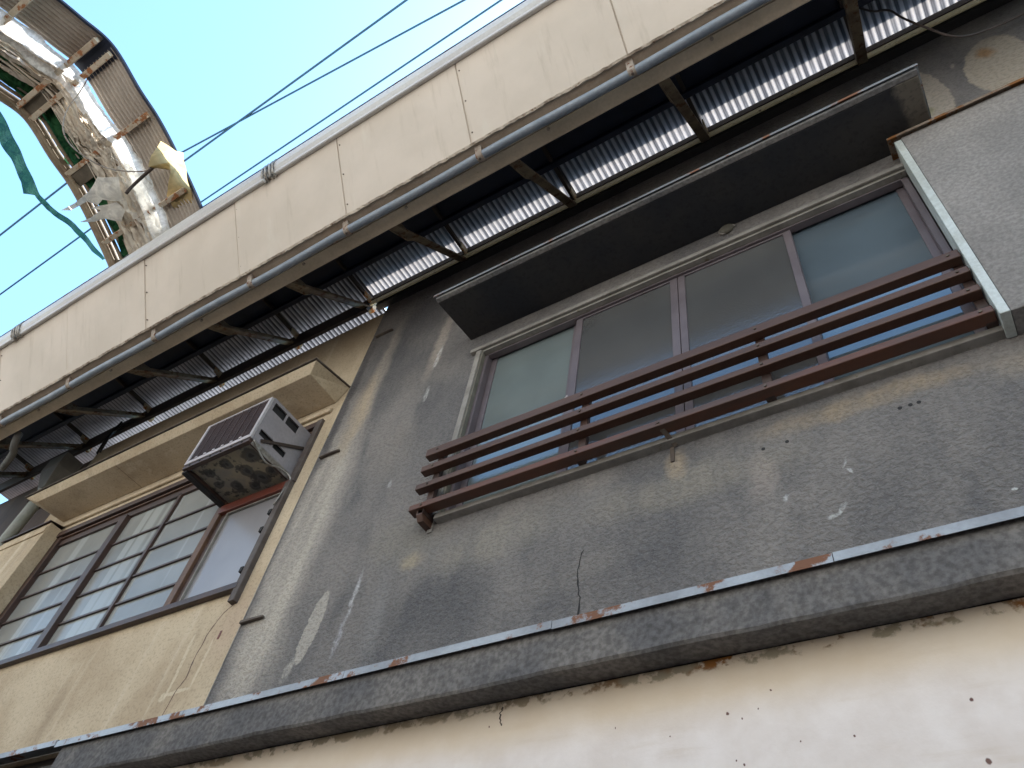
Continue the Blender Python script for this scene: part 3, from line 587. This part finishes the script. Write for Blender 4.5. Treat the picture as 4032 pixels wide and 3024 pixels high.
# chipped lower edge of the fascia
m = MB(); n = 420; vs = []
for i in range(n + 1):
    x = X0C + (X1C - X0C) * i / n; r1 = random.uniform(-.006, .006); r2 = random.uniform(-.010, .003)
    vs += [(x, -1.380 + r1 * .5, 8.047 + r2 * .7), (x, -1.362 + r1, 8.033), (x, -1.352, 8.045), (x, -1.372, 8.062 + r2)]
fs = []
for i in range(n):
    for j in range(4):
        a = i * 4 + j; b = i * 4 + (j + 1) % 4; fs.append((a, b, b + 4, a + 4))
m.add(vs, fs).build('fascia_edge', MT['chip'], cp)
MB().prism(X0C, X1C, [(-1.362, 8.052), (-1.235, 8.048), (-1.235, 8.09), (-1.362, 8.09)]).build('soffit_strip', MT['soffitdk'], cp)
MB().prism(X0C, X1C, [(-1.235, 8.040), (-1.196, 8.037), (-1.196, 8.09), (-1.235, 8.09)]).build('soffit_board', MT['soffit'], cp, bevel=.003)
MB().prism(X0C, X1C, [(-1.190, 8.037), (-1.062, 8.045), (-1.055, 8.06), (-1.055, 8.30), (-1.190, 8.30)]).build('soffit_board', MT['soffit'], cp, bevel=.004)
MB().prism(X0C, X1C, [(-1.196, 8.06), (-1.190, 8.06), (-1.190, 8.09), (-1.196, 8.09)]).build('soffit_gap', MT['black'], cp)
MB().hexa([(X0C, -1.34, 8.10), (X1C, -1.34, 8.10), (X1C, -1.30, 8.10), (X0C, -1.30, 8.10), (X0C, -1.86, 9.2), (X1C, -1.86, 9.2), (X1C, -1.82, 9.2), (X0C, -1.82, 9.2)]).build('fascia_light_stop', MT['black'], cp)  # unseen board added to keep daylight out of the canopy
# corrugated sheets, bay by bay
def corr_sheet(x0, x1, y0, y1, zc, amp, pitch, tilt=0.0):
    m = MB(); nx = int((x1 - x0) / pitch * 10); ys = [y0, y0 + (y1 - y0) * .5, y1]; vs = []; fs = []
    for sgn in (0,):
        for y in ys:
            for i in range(nx + 1):
                x = x0 + (x1 - x0) * i / nx
                vs.append((x, y, zc + amp * math.sin(2 * math.pi * x / pitch) + sgn + tilt * (y - y1)))
    w_ = nx + 1
    for L_ in range(1):
        for j in range(2):
            for i in range(nx):
                a = L_ * 3 * w_ + j * w_ + i; fs.append((a, a + 1, a + w_ + 1, a + w_))
    return m.add(vs, fs)
bays = [-13.0, -11.8, -10.4, -8.98, -7.55, -6.16, -4.98, -3.6, -2.23, -.80, .64, 2.05, 3.3]
for i, (a, b) in enumerate(zip(bays, bays[1:])):
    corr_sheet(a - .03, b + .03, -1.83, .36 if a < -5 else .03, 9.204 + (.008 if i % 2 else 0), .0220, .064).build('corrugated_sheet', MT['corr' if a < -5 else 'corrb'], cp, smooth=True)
# inner edge: cream angle on the right half, brown beam on the left half
MB().prism(-4.93, X1C, [(-.118, 8.965), (-.100, 8.958), (-.088, 8.975), (-.088, 9.05), (-.112, 9.05)]).build('edge_angle', MT['angle'], cp, bevel=.004)
MB().box(-4.93, X1C, -.120, -.085, 9.052, 9.158).build('edge_beam', MT['beam'], cp)
MB().box(-4.85, X1C, -.08, -.005, 8.93, 9.035).build('gap_shade_strip', MT['black'], cp)  # black filler standing in for the shaded gap below the angle
MB().box(X0C, -4.94, -.12, -.075, 8.875, 9.12).build('edge_beam', MT['beam'], cp, bevel=.003)
for y0, y1, z0, z1 in ((-.56, -.50, 9.05, 9.14), (-.80, -.74, 9.06, 9.14), (-1.04, -1.0, 8.25, 8.5)):
    MB().box(X0C, X1C, y0, y1, z0, z1).build('purlin', MT['navy'], cp, bevel=.004)
MB().box(X0C, X1C, -1.83, -.50, 9.142, 9.150).build('recess_shade_board', MT['navy'], cp)  # dark board added to stand in for shade in the canopy recess
MB().box(X0C, X1C, -1.95, -.20, 9.28, 9.31).build('added_shade_cover', MT['zinc'], cp)  # unseen board added above the sheets to shade their outer part
for i, x in enumerate(bays[1:-1]):
    rf = MB().box(x - .016, x + .016, -1.25, -.01, 9.085, 9.14)
    if x > -4.5: rf = MB().box(x - .018, x + .018, -1.25, -.12, 9.085, 9.14)
    rf.build('rafter', MT['beam'], cp, bevel=.003)
    br = MB().bar((x, -.02, 9.03), (x, -1.04, 8.13), .085, .022)
    br.bar((x - .035, -.03, 9.06), (x - .035, -1.02, 8.19), .016, .09)
    b = br.build('brace', MT['brace'], cp, bevel=.003)
    MB().poly([(x - .05, -1.06, 8.10), (x - .05, -.80, 8.28), (x - .05, -.72, 8.42), (x - .05, -.86, 8.40), (x - .05, -1.06, 8.36)], (.012, 0, 0)).build('gusset', MT['brace'], b)
    MB().poly([(x + .03, -.01, 9.0), (x + .03, -.22, 9.02), (x + .03, -.24, 9.10), (x + .03, -.01, 9.12)], (.014, 0, 0)).build('gusset', MT['gusset'], b)
    MB().box(x - .02, x + .045, -.06, -.005, 8.955, 9.0).build('foot_plate', MT['gusset'], b, bevel=.003)
# gutter with joint brackets
gp = [(-1.872, 8.825), (-1.885, 8.785), (-1.912, 8.770), (-1.925, 8.775), (-1.932, 8.80), (-1.965, 8.84), (-1.988, 8.90), (-1.985, 8.96), (-1.975, 8.96), (-1.885, 8.88)]
for a, b in ((X0C, -9.32), (-9.24, -4.83), (-4.71, X1C)):
    gt = MB().prism(a, b, gp).build('gutter', MT['gutter'], cp, bevel=.004)
for x in (-9.28, -4.77):
    q = MB().prism(x - .035, x + .035, [(y * 1.0 + .004, z + .01) for y, z in gp]).build('gutter_joint', MT['steel'], cp)
    for dx in (-.075, -.03, .03, .075):
        MB().tube([(x + dx, -1.86, 8.83), (x + dx, -1.90, 8.755), (x + dx, -1.95, 8.79), (x + dx, -1.995, 8.87), (x + dx, -1.99, 8.97)], .012, 8).build('strap', MT['steel'], q, smooth=True)
    MB().tube([(x - .10, -1.915, 8.755), (x - .05, -1.915, 8.75)], .022, 10).build('plug', MT['gutter'], q)

# grey pipe clipped under the fascia
pc = thing('conduit_pipe', 'grey pipe clipped with rusty straps along the canopy underside', 'pipe', (-4, -1.27, 7.9))
pts = [(X0C + (X1C - X0C) * i / 60, -1.256 + .005 * math.sin(i * .9), 7.985 + .009 * math.sin(i * .55)) for i in range(61)]
MB().tube(pts, .040, 18).build('pipe', MT['pipe'], pc, smooth=True)
for x in (-9.69, -8.27, -6.72, -5.22, -3.93, -2.41, -.966, .5, 2.0):
    m = MB(); pr = []
    for k in range(13):
        a = math.radians(-10 - 160 * k / 12 - 5); pr.append((-1.256 + .047 * math.cos(a), 7.985 + .047 * math.sin(a)))
    prof = [(-1.215, 8.04)] + pr + [(-1.335, 8.045), (-1.335, 8.06), (-1.215, 8.06)]
    m.prism(x - .032, x + .032, prof); m.build('clamp', MT['clamp'], pc, bevel=.003)
    MB().tube([(x, -1.256, 7.94), (x, -1.256, 7.925)], .012, 6).build('bolt', MT['peg'], pc)
    MB().tube([(x + .62, -1.17, 8.045), (x + .62, -1.17, 8.015)], .014, 8).build('bolt', MT['clamp'], pc)
for x in (-4.12,):
    MB().tube([(x - .10, -1.256, 7.987), (x + .10, -1.256, 7.987)], .0435, 16).build('sleeve', MT['clamp'], pc, smooth=True)
el = catmull([(-9.82, -1.0, 8.12), (-9.82, -.98, 8.02), (-9.87, -.93, 7.95), (-9.98, -.86, 7.94), (-10.4, -.75, 7.96)], 6)
single(MB().tube(el, .045, 14), 'elbow_pipe', MT['hopper'], 'grey elbow pipe bending below the canopy at the left edge', 'pipe', smooth=True)

# ------------------------------------------------------------------ air conditioner
ac = thing('air_conditioner', 'window air conditioner jutting out on an iron cradle under the tan hood', 'air conditioner', (-5.5, -.25, 6.3))
x0, x1, yf, z0, z1 = -5.93, -5.04, -.525, 6.34, 6.89
cs = MB()
cs.box(x0, x0 + .012, yf + .02, .06, z0, z1 + .02).box(x0, x1, yf + .02, .06, z1, z1 + .015)
# right side skin with vent openings cut out
yc = [yf + .02, -.475, -.315, -.295, -.14, .06]; zc = [z0, 6.43, 6.50, 6.76, 6.865, z1]
for i in range(5):
    for j in range(5):
        if j in (1, 3) and i in (1, 3): continue
        cs.box(x1 - .012, x1, yc[i], yc[i + 1], zc[j], zc[j + 1])
cs.build('casing', MT['acwhite'], ac)
MB().box(x0 + .03, x1 - .03, yf + .05, .05, z0 + .02, z1 - .02).build('core', MT['black'], ac)
fr = MB().box(x0, x0 + .03, yf - .012, yf + .02, z0, z1).box(x1 - .035, x1, yf - .012, yf + .02, z0, z1).box(x0 + .03, x1 - .035, yf - .012, yf + .02, z0, z0 + .045).box(x0 + .03, x1 - .035, yf - .012, yf + .02, z1 - .02, z1)
fr.build('front_frame', MT['acedge'], ac, bevel=.004)
gr = MB().box(x0 + .03, x1 - .035, yf + .002, yf + .012, z0 + .045, z1 - .02)
for k in range(68): gr.box(x0 + .04 + k * .0123, x0 + .045 + k * .0123, yf - .004, yf + .002, z0 + .05, z1 - .025)
grl = gr.build('grille', MT['acgrille'], ac)
for k in range(1, 7):
    x = x0 + .03 + k * .118
    MB().box(x - .004, x + .004, yf - .010, yf - .002, z0 + .04, z1 - .015).build('rib', MT['acgrille'], grl)
    MB().box(x - .014, x + .014, yf - .018, yf - .010, z0 + .035, z0 + .055).build('clip', MT['acedge'], grl)
MB().box(x0 + .05, x1 - .05, yf + .05, .04, z0 - .012, z0).build('base_panel', MT['acback'], ac)
cr = MB().box(x0, x1, yf - .005, yf + .04, z0 - .05, z0 - .014).box(x0, x0 + .045, yf + .04, .0, z0 - .05, z0 - .014).box(x1 - .03, x1, yf + .04, .0, z0 - .05, z0 - .014)
cr.build('cradle', MT['darkwood'], ac, bevel=.003)
MB().box(x0 - .012, x0 + .05, yf + .02, -.0, z0 - .075, z0 - .051).build('cradle_arm', MT['black'], ac)
for k in range(6): MB().tube([(x0 + .1 + k * .14, yf - .006, z0 - .03), (x0 + .1 + k * .14, yf - .012, z0 - .03)], .009, 6).build('bolt', MT['black'], ac)
MB().bar((x1 + .012, -.43, 6.38), (x1 + .012, .0, 6.69), .008, .03).build('brace', MT['beam'], ac)
MB().bar((x1 + .004, yf + .03, z0 - .03), (x1 + .004, -.0, z0 - .03), .008, .06).build('cradle_arm', MT['steel'], ac)
wr = catmull([(x1 + .02, -.50, 6.32), (x1 + .03, -.30, 6.22), (x1 + .035, -.15, 6.28), (x1 + .08, -.03, 6.24), (x1 + .09, -.05, 6.05), (x1 + .07, -.06, 5.9)], 6)
MB().tube(wr, .008, 6).build('power_lead', MT['steel'], ac, smooth=True)

# ------------------------------------------------------------------ arched arcade roof remnant
CUR = catmull([(0, -1.3, 8.75), (0, -1.7, 9.06), (0, -2.0, 9.27), (0, -2.55, 9.56), (0, -2.93, 9.72), (0, -3.26, 9.80), (0, -3.75, 9.95), (0, -4.11, 9.84), (0, -4.5, 9.68), (0, -5.1, 9.35), (0, -5.8, 8.85)], 8)
NC = len(CUR)
def cur(t):
    f = max(0, min(NC - 1.001, t * (NC - 1))); i = int(f); p = CUR[i].lerp(CUR[i + 1], f - i); tg = (CUR[i + 1] - CUR[i]).normalized()
    return p, Vector((0, -tg.z, tg.y)) * (1 if tg.y < 0 else -1)     # point, normal (upwards)
def tz(y):                                # curve parameter for a given Y
    return min(range(NC), key=lambda i: abs(CUR[i].y - y)) / (NC - 1)
aa = thing('arcade_roof_frame', 'rusting arched arcade roof frame with ribbed sheets rising over the street', 'roof frame', (-6.9, -1.7, 9.0))
def band(x0, x1, off, pitch=0, amp=0, y0=-1.3, y1=-5.8, n=80, th=.008, nx=None):
    m = MB(); nx = nx or (max(2, int((x1 - x0) / pitch * 8)) if pitch else 2); vs = []; fs = []
    ta, tb_ = tz(y0), tz(y1)
    for lay in (0, th):
        for i in range(n + 1):
            p, nn = cur(ta + (tb_ - ta) * i / n)
            if nn.z < 0: nn = -nn
            for j in range(nx + 1):
                x = x0 + (x1 - x0) * j / nx; h = off + lay + (amp * math.sin(2 * math.pi * x / pitch) if pitch else 0)
                vs.append((x, p.y + nn.y * h, p.z + nn.z * h))
    w_ = nx + 1; N_ = (n + 1) * w_
    for L_ in range(2):
        for i in range(n):
            for j in range(nx):
                a = L_ * N_ + i * w_ + j; fs.append((a, a + 1, a + w_ + 1, a + w_))
    for i in range(n):
        for j in (0, nx):
            a = i * w_ + j; fs.append((a, a + w_, a + w_ + N_, a + N_))
    return m.add(vs, fs)
band(-6.62, -6.06, .01, .052, .012, -1.3, -3.74).build('ribbed_sheet', MT['archsheet'], aa)
band(-6.64, -6.07, .03, .052, .012, -3.70, -5.8).build('ribbed_sheet', MT['archsheet'], aa)
band(-6.62, -6.05, .0, y0=-3.66, y1=-3.84, n=8).build('joint_cover', MT['navy'], aa)
band(-7.55, -7.05, .10, .052, .012).build('ribbed_sheet', MT['archsheet'], aa)
band(-6.075, -6.045, -.015, y0=-1.3, y1=-5.8, n=80, th=.03).build('edge_strip', MT['navy'], aa)
for y in (-2.2, -3.02, -3.70, -3.88, -4.5, -5.2):
    p, nn = cur(tz(y)); 
    MB().box(-7.62, -6.12, y - .030, y + .030, p.z - .065, p.z - .010).build('purlin', MT['stub'], aa, bevel=.004)
for y, wd in ((-3.80, .10), (-2.92, .09), (-4.6, .1)):
    p, nn = cur(tz(y)); MB().box(-7.62, -7.05, y - wd, y + wd, p.z - .03, p.z + .02).build('timber', MT['timber'], aa, bevel=.006)
pp = [cur(tz(-1.3) + (tz(-5.8) - tz(-1.3)) * i / 60)[0] for i in range(61)]
MB().tube([(-7.66, p.y, p.z + .02) for p in pp], .075, 16).build('rib_pipe', MT['rustpipe'], aa, smooth=True)
MB().tube([(-7.53, p.y, p.z + .03) for p in pp], .022, 10).build('side_rod', MT['rustpipe'], aa, smooth=True)
MB().tube([(-7.60, p.y, p.z - .045) for p in pp], .022, 10).build('side_rod', MT['rustpipe'], aa, smooth=True)

def ragged(x0f, x1f, off, y0, y1, n=120, nx=10, wob=.03, thick=.003, seed=1):
    r = random.Random(seed); m = MB(); vs = []; fs = []; ta, tb_ = tz(y0), tz(y1)
    ph = [r.uniform(0, 6.28) for _ in range(8)]
    ea = eb = 0
    for i in range(n + 1):
        u = i / n; p, nn = cur(ta + (tb_ - ta) * u)
        if nn.z < 0: nn = -nn
        ea = ea * .75 + r.uniform(-wob, wob) * .6; eb = eb * .75 + r.uniform(-wob, wob) * .6
        a = x0f(u) + ea; b = x1f(u) + eb
        for j in range(nx + 1):
            v = j / nx; x = a + (b - a) * v
            h = off + .025 * math.sin(9 * v + 14 * u + ph[0]) + .02 * math.sin(21 * v - 9 * u + ph[1]) + .012 * math.sin(40 * u + 13 * v + ph[2])
            vs.append((x, p.y + nn.y * h, p.z + nn.z * h))
    w_ = nx + 1
    for i in range(n):
        for j in range(nx):
            a = i * w_ + j; fs.append((a, a + 1, a + w_ + 1, a + w_))
    return m.add(vs, fs)
GT = 'torn roof covers on the arcade arch'
single(ragged(lambda u: -6.90 + .07 * math.sin(u * 5), lambda u: -6.56 + .03 * math.sin(u * 8), -.06, -1.5, -5.6, seed=3, wob=.02), 'plastic_film', MT['film'],
       'glossy white plastic film strip glowing along the arch beside the ribbed sheet', 'plastic film', GT, smooth=True)
# bundle of twisted cloth
bd = MB()
r = random.Random(11)
for k in range(11):
    xc = -7.22 + .42 * (k / 10) + r.uniform(-.03, .03); wd_ = r.uniform(.03, .10); a_ = r.uniform(.01, .035); f_ = r.uniform(5, 14); p_ = r.uniform(0, 6)
    q_ = ragged(lambda u: xc - wd_ / 2 + a_ * math.sin(f_ * u + p_), lambda u: xc + wd_ / 2 + a_ * math.sin(f_ * u + p_ + .7), r.uniform(-.09, .03), -1.5, r.choice((-5.6, -4.6, -3.4)), n=110, nx=7, wob=.022, seed=40 + k)
    bd.add(q_.v, q_.f)
for k in range(22):
    xc = -7.28 + .46 * (k / 21) + r.uniform(-.03, .03); am = r.uniform(.005, .03); fr_ = r.uniform(2, 7); ph = r.uniform(0, 6.28); wv = r.uniform(.005, .016)
    o_ = r.uniform(-.07, .03); y0_ = r.uniform(-1.9, -1.45); y1_ = -5.6 if k % 4 else r.uniform(-3.5, -5)
    ta, tb_ = tz(y0_), tz(y1_); P_ = []; R_ = []
    for i in range(50):
        u = i / 49; p, nn = cur(ta + (tb_ - ta) * u)
        pinch = .8 + .2 * abs(math.sin(3.1 * u + .6))
        x = -7.05 + (xc + 7.05) * pinch + am * math.sin(fr_ * u * 3 + ph)
        h = o_ + .03 * math.sin(fr_ * 2 * u + ph * 2)
        P_.append((x, p.y + nn.y * h, p.z + nn.z * h)); R_.append(wv * (1 + .5 * math.sin(9 * u + ph)))
    bd.tube(P_, R_, 6)
single(bd, 'tarp_bundle', MT['cloth'], 'beige twisted bundle of torn tarp hanging along the arch', 'tarp', GT, smooth=True)
single(ragged(lambda u: -7.24 + .05 * math.sin(u * 9), lambda u: -6.86 + .06 * math.sin(u * 11 + 1), -.02, -1.45, -3.1, nx=16, seed=8), 'tarp_sheet', MT['cloth'],
       'crumpled beige sheet filling the arch foot above the gutter', 'tarp', GT, smooth=True)
single(ragged(lambda u: -7.55 + .03 * math.sin(u * 9), lambda u: -7.12 + .08 * math.sin(u * 13), .06, -1.5, -5.4, nx=16, seed=5), 'green_netting', MT['green'],
       'dark green netting glimpsed between the rib pipe and the beige tarp', 'netting', GT, smooth=True)
single(ragged(lambda u: -7.0 + .06 * math.sin(u * 14), lambda u: -6.62 + .06 * math.sin(u * 17 + 1), -.06, -1.45, -2.75, n=70, nx=14, seed=21, wob=.05), 'crumpled_sheet', MT['flap'],
       'crumpled off-white sheet gathered at the arch foot between beige tarp and yellow sheet', 'tarp', GT, smooth=True)
def cloth(name, outline, mat, label, cat, sub=5, amp=.03, nrm=(0, 0, 1)):
    import bmesh
    bm = bmesh.new(); vs = [bm.verts.new(Vector(p)) for p in outline]; bm.faces.new(vs)
    bmesh.ops.triangulate(bm, faces=bm.faces[:])
    bmesh.ops.subdivide_edges(bm, edges=bm.edges[:], cuts=sub, use_grid_fill=True)
    N_ = Vector(nrm)
    for v in bm.verts:
        c = v.co; v.co = c + N_ * amp * (math.sin(11 * c.x + 5 * c.y) + .6 * math.sin(23 * c.y - 9 * c.x + 7 * c.z))
    bm.verts.ensure_lookup_table(); bm.verts.index_update()
    m = MB(); m.v = [tuple(v.co) for v in bm.verts]; m.f = [tuple(v.index for v in f.verts) for f in bm.faces]; bm.free()
    return single(m, name, mat, label, cat, GT, smooth=True)
cloth('hanging_strip', [(-7.9, -3.96, 9.93), (-7.9, -3.73, 9.81), (-7.9, -3.39, 9.64), (-7.9, -3.12, 9.5), (-7.9, -3.02, 9.45), (-7.9, -2.86, 9.43), (-7.9, -2.54, 9.50), (-7.9, -2.21, 9.47), (-7.9, -2.03, 9.45), (-7.9, -2.04, 9.40), (-7.9, -2.2, 9.38), (-7.9, -2.54, 9.40),
     (-7.9, -2.86, 9.34), (-7.9, -3.05, 9.38), (-7.9, -3.13, 9.26), (-7.9, -3.24, 9.37), (-7.9, -3.5, 9.5), (-7.9, -3.67, 9.54), (-7.9, -3.9, 9.7)], MT['teal'], 'faded teal cloth strip dangling left of the rib pipe', 'cloth', amp=.012, nrm=(1, 0, 0))
cloth('torn_flap', [(-6.9, -2.46, 9.30), (-6.72, -2.70, 9.30), (-6.92, -2.82, 9.3), (-7.19, -2.75, 9.3), (-7.45, -2.74, 9.3), (-7.74, -2.76, 9.3), (-7.60, -2.70, 9.3), (-7.32, -2.68, 9.3), (-7.26, -2.58, 9.3), (-7.12, -2.60, 9.3)], MT['flap'], 'larger white torn flap pointing left across the rib pipe', 'tarp', amp=.02)
cloth('torn_flap', [(-6.93, -2.50, 9.25), (-7.16, -2.56, 9.25), (-7.32, -2.60, 9.25), (-7.22, -2.52, 9.25), (-7.40, -2.52, 9.25), (-7.54, -2.55, 9.25), (-7.40, -2.46, 9.25), (-7.24, -2.42, 9.25), (-7.07, -2.30, 9.25), (-6.93, -2.37, 9.25)], MT['flap'], 'smaller ragged white flap just below the larger torn flap', 'tarp', amp=.02)
cloth('yellow_sheet', [(-5.94, -2.74, 9.33), (-5.87, -2.58, 9.33), (-5.80, -2.52, 9.33), (-5.97, -2.31, 9.33), (-6.18, -2.0, 9.33), (-6.2, -1.9, 9.3), (-6.46, -1.88, 9.3), (-6.40, -2.25, 9.33), (-6.13, -2.44, 9.33), (-6.05, -2.52, 9.33), (-6.30, -2.60, 9.33), (-6.18, -2.68, 9.33)], MT['yellow'], 'yellowed plastic sheet draped over the arch foot beside the gutter', 'plastic sheet', amp=.02)
single(MB().tube(catmull([(-6.6, -3.67, 9.97), (-6.62, -3.59, 9.69), (-6.6, -3.51, 9.31), (-6.6, -3.39, 9.06), (-6.6, -3.24, 8.97), (-6.6, -3.06, 9.0), (-6.6, -2.83, 9.15), (-6.55, -2.62, 9.43), (-6.5, -2.52, 9.67), (-6.45, -2.50, 9.80)], 6), .007, 6), 'loose_wire', MT['clamp'],
       'thin loop of loose wire drooping below the arched tarp', 'wire', smooth=True)
single(MB().tube(catmull([(-6.70, -2.52, 9.2), (-6.62, -2.54, 9.32), (-6.42, -2.56, 9.40), (-6.1, -2.58, 9.44)], 5), [.02, .02, .02] * 5 + [.012], 6), 'binding_rope', MT['beam'],
       'dark rope cinching the torn sheets near the foot of the arch', 'rope', smooth=True)

# ------------------------------------------------------------------ overhead cables and loose wire
def cable(a, b, sag, r, label):
    a = Vector(a); b = Vector(b); P_ = []
    for i in range(41):
        u = i / 40; p = a.lerp(b, u); p.z -= sag * 4 * u * (1 - u); P_.append(p)
    single(MB().tube(P_, r, 6), 'overhead_cable', MT['cable'], label, 'cable', 'thin cables crossing the sky', smooth=True)
def ext(a, b, k0, k1):
    a = Vector(a); b = Vector(b); d = b - a; return a - d * k0, b + d * k1
p, q = ext((-3.981, -2.265, 13), (-8.702, -2.181, 13), .9, 1.6); cable(p, q, 0.0, .016, 'cable crossing the sky that starts farthest left at the top edge')
p, q = ext((-3.28, -1.859, 13), (-8.567, -2.304, 13), .9, .12); cable(p, q, 0.0, .014, 'middle sky cable that crosses another just right of the arch')
p, q = ext((-2.839, -1.603, 13), (-7.129, -1.543, 13), .9, .9); cable(p, q, 0.0, .014, 'sky cable running close alongside the gutter top')
p, q = ext((-11.079, -2.927, 13), (-12.921, -2.896, 13), 0.9, 2.5); cable(p, q, 0.0, .018, 'upper cable in the sky patch left of the rib pipe')
single(MB().tube(catmull([(.55, -.9, 9.25), (.70, -.55, 9.2), (.82, -.45, 9.0), (.92, -.45, 8.82), (.97, -.42, 8.58), (1.06, -.36, 8.35), (1.2, -.25, 8.2), (1.42, -.12, 8.36), (1.78, -.05, 8.5), (2.5, -.03, 8.7)], 8), .009, 8), 'loose_wire', MT['wire'],
       'grey wire sagging in front of the corrugated sheet at the top right', 'wire', smooth=True)
bk = catmull([(-9.72, -.10, 8.55), (-9.58, -.16, 8.78), (-9.40, -.14, 8.95), (-9.15, -.10, 8.92)], 6)
single(MB().tube(bk, .016, 8).tube(catmull([(-9.58, -.12, 8.5), (-9.52, -.17, 8.85), (-9.5, -.16, 9.05)], 5), .014, 8), 'cable_loop', MT['black'],
       'black cable loop against the bright corrugated strip near the hopper', 'cable', smooth=True)

# ------------------------------------------------------------------ building across the street
ob = thing('opposite_building', 'plain pale building across the street behind the viewer', 'building', (-3, -8.5, -.7))
MB().box(-26, 18, -14, -7.6, 3.4, 12.6).build('wall', MT['opp'], ob)
MB().box(-26, 18, -14, -7.8, -.7, 3.4).build('shop_front', MT['farwall'], ob)
MB().box(-26, 18, -7.6, -6.6, 3.3, 3.4).build('awning', MT['farwall'], ob)
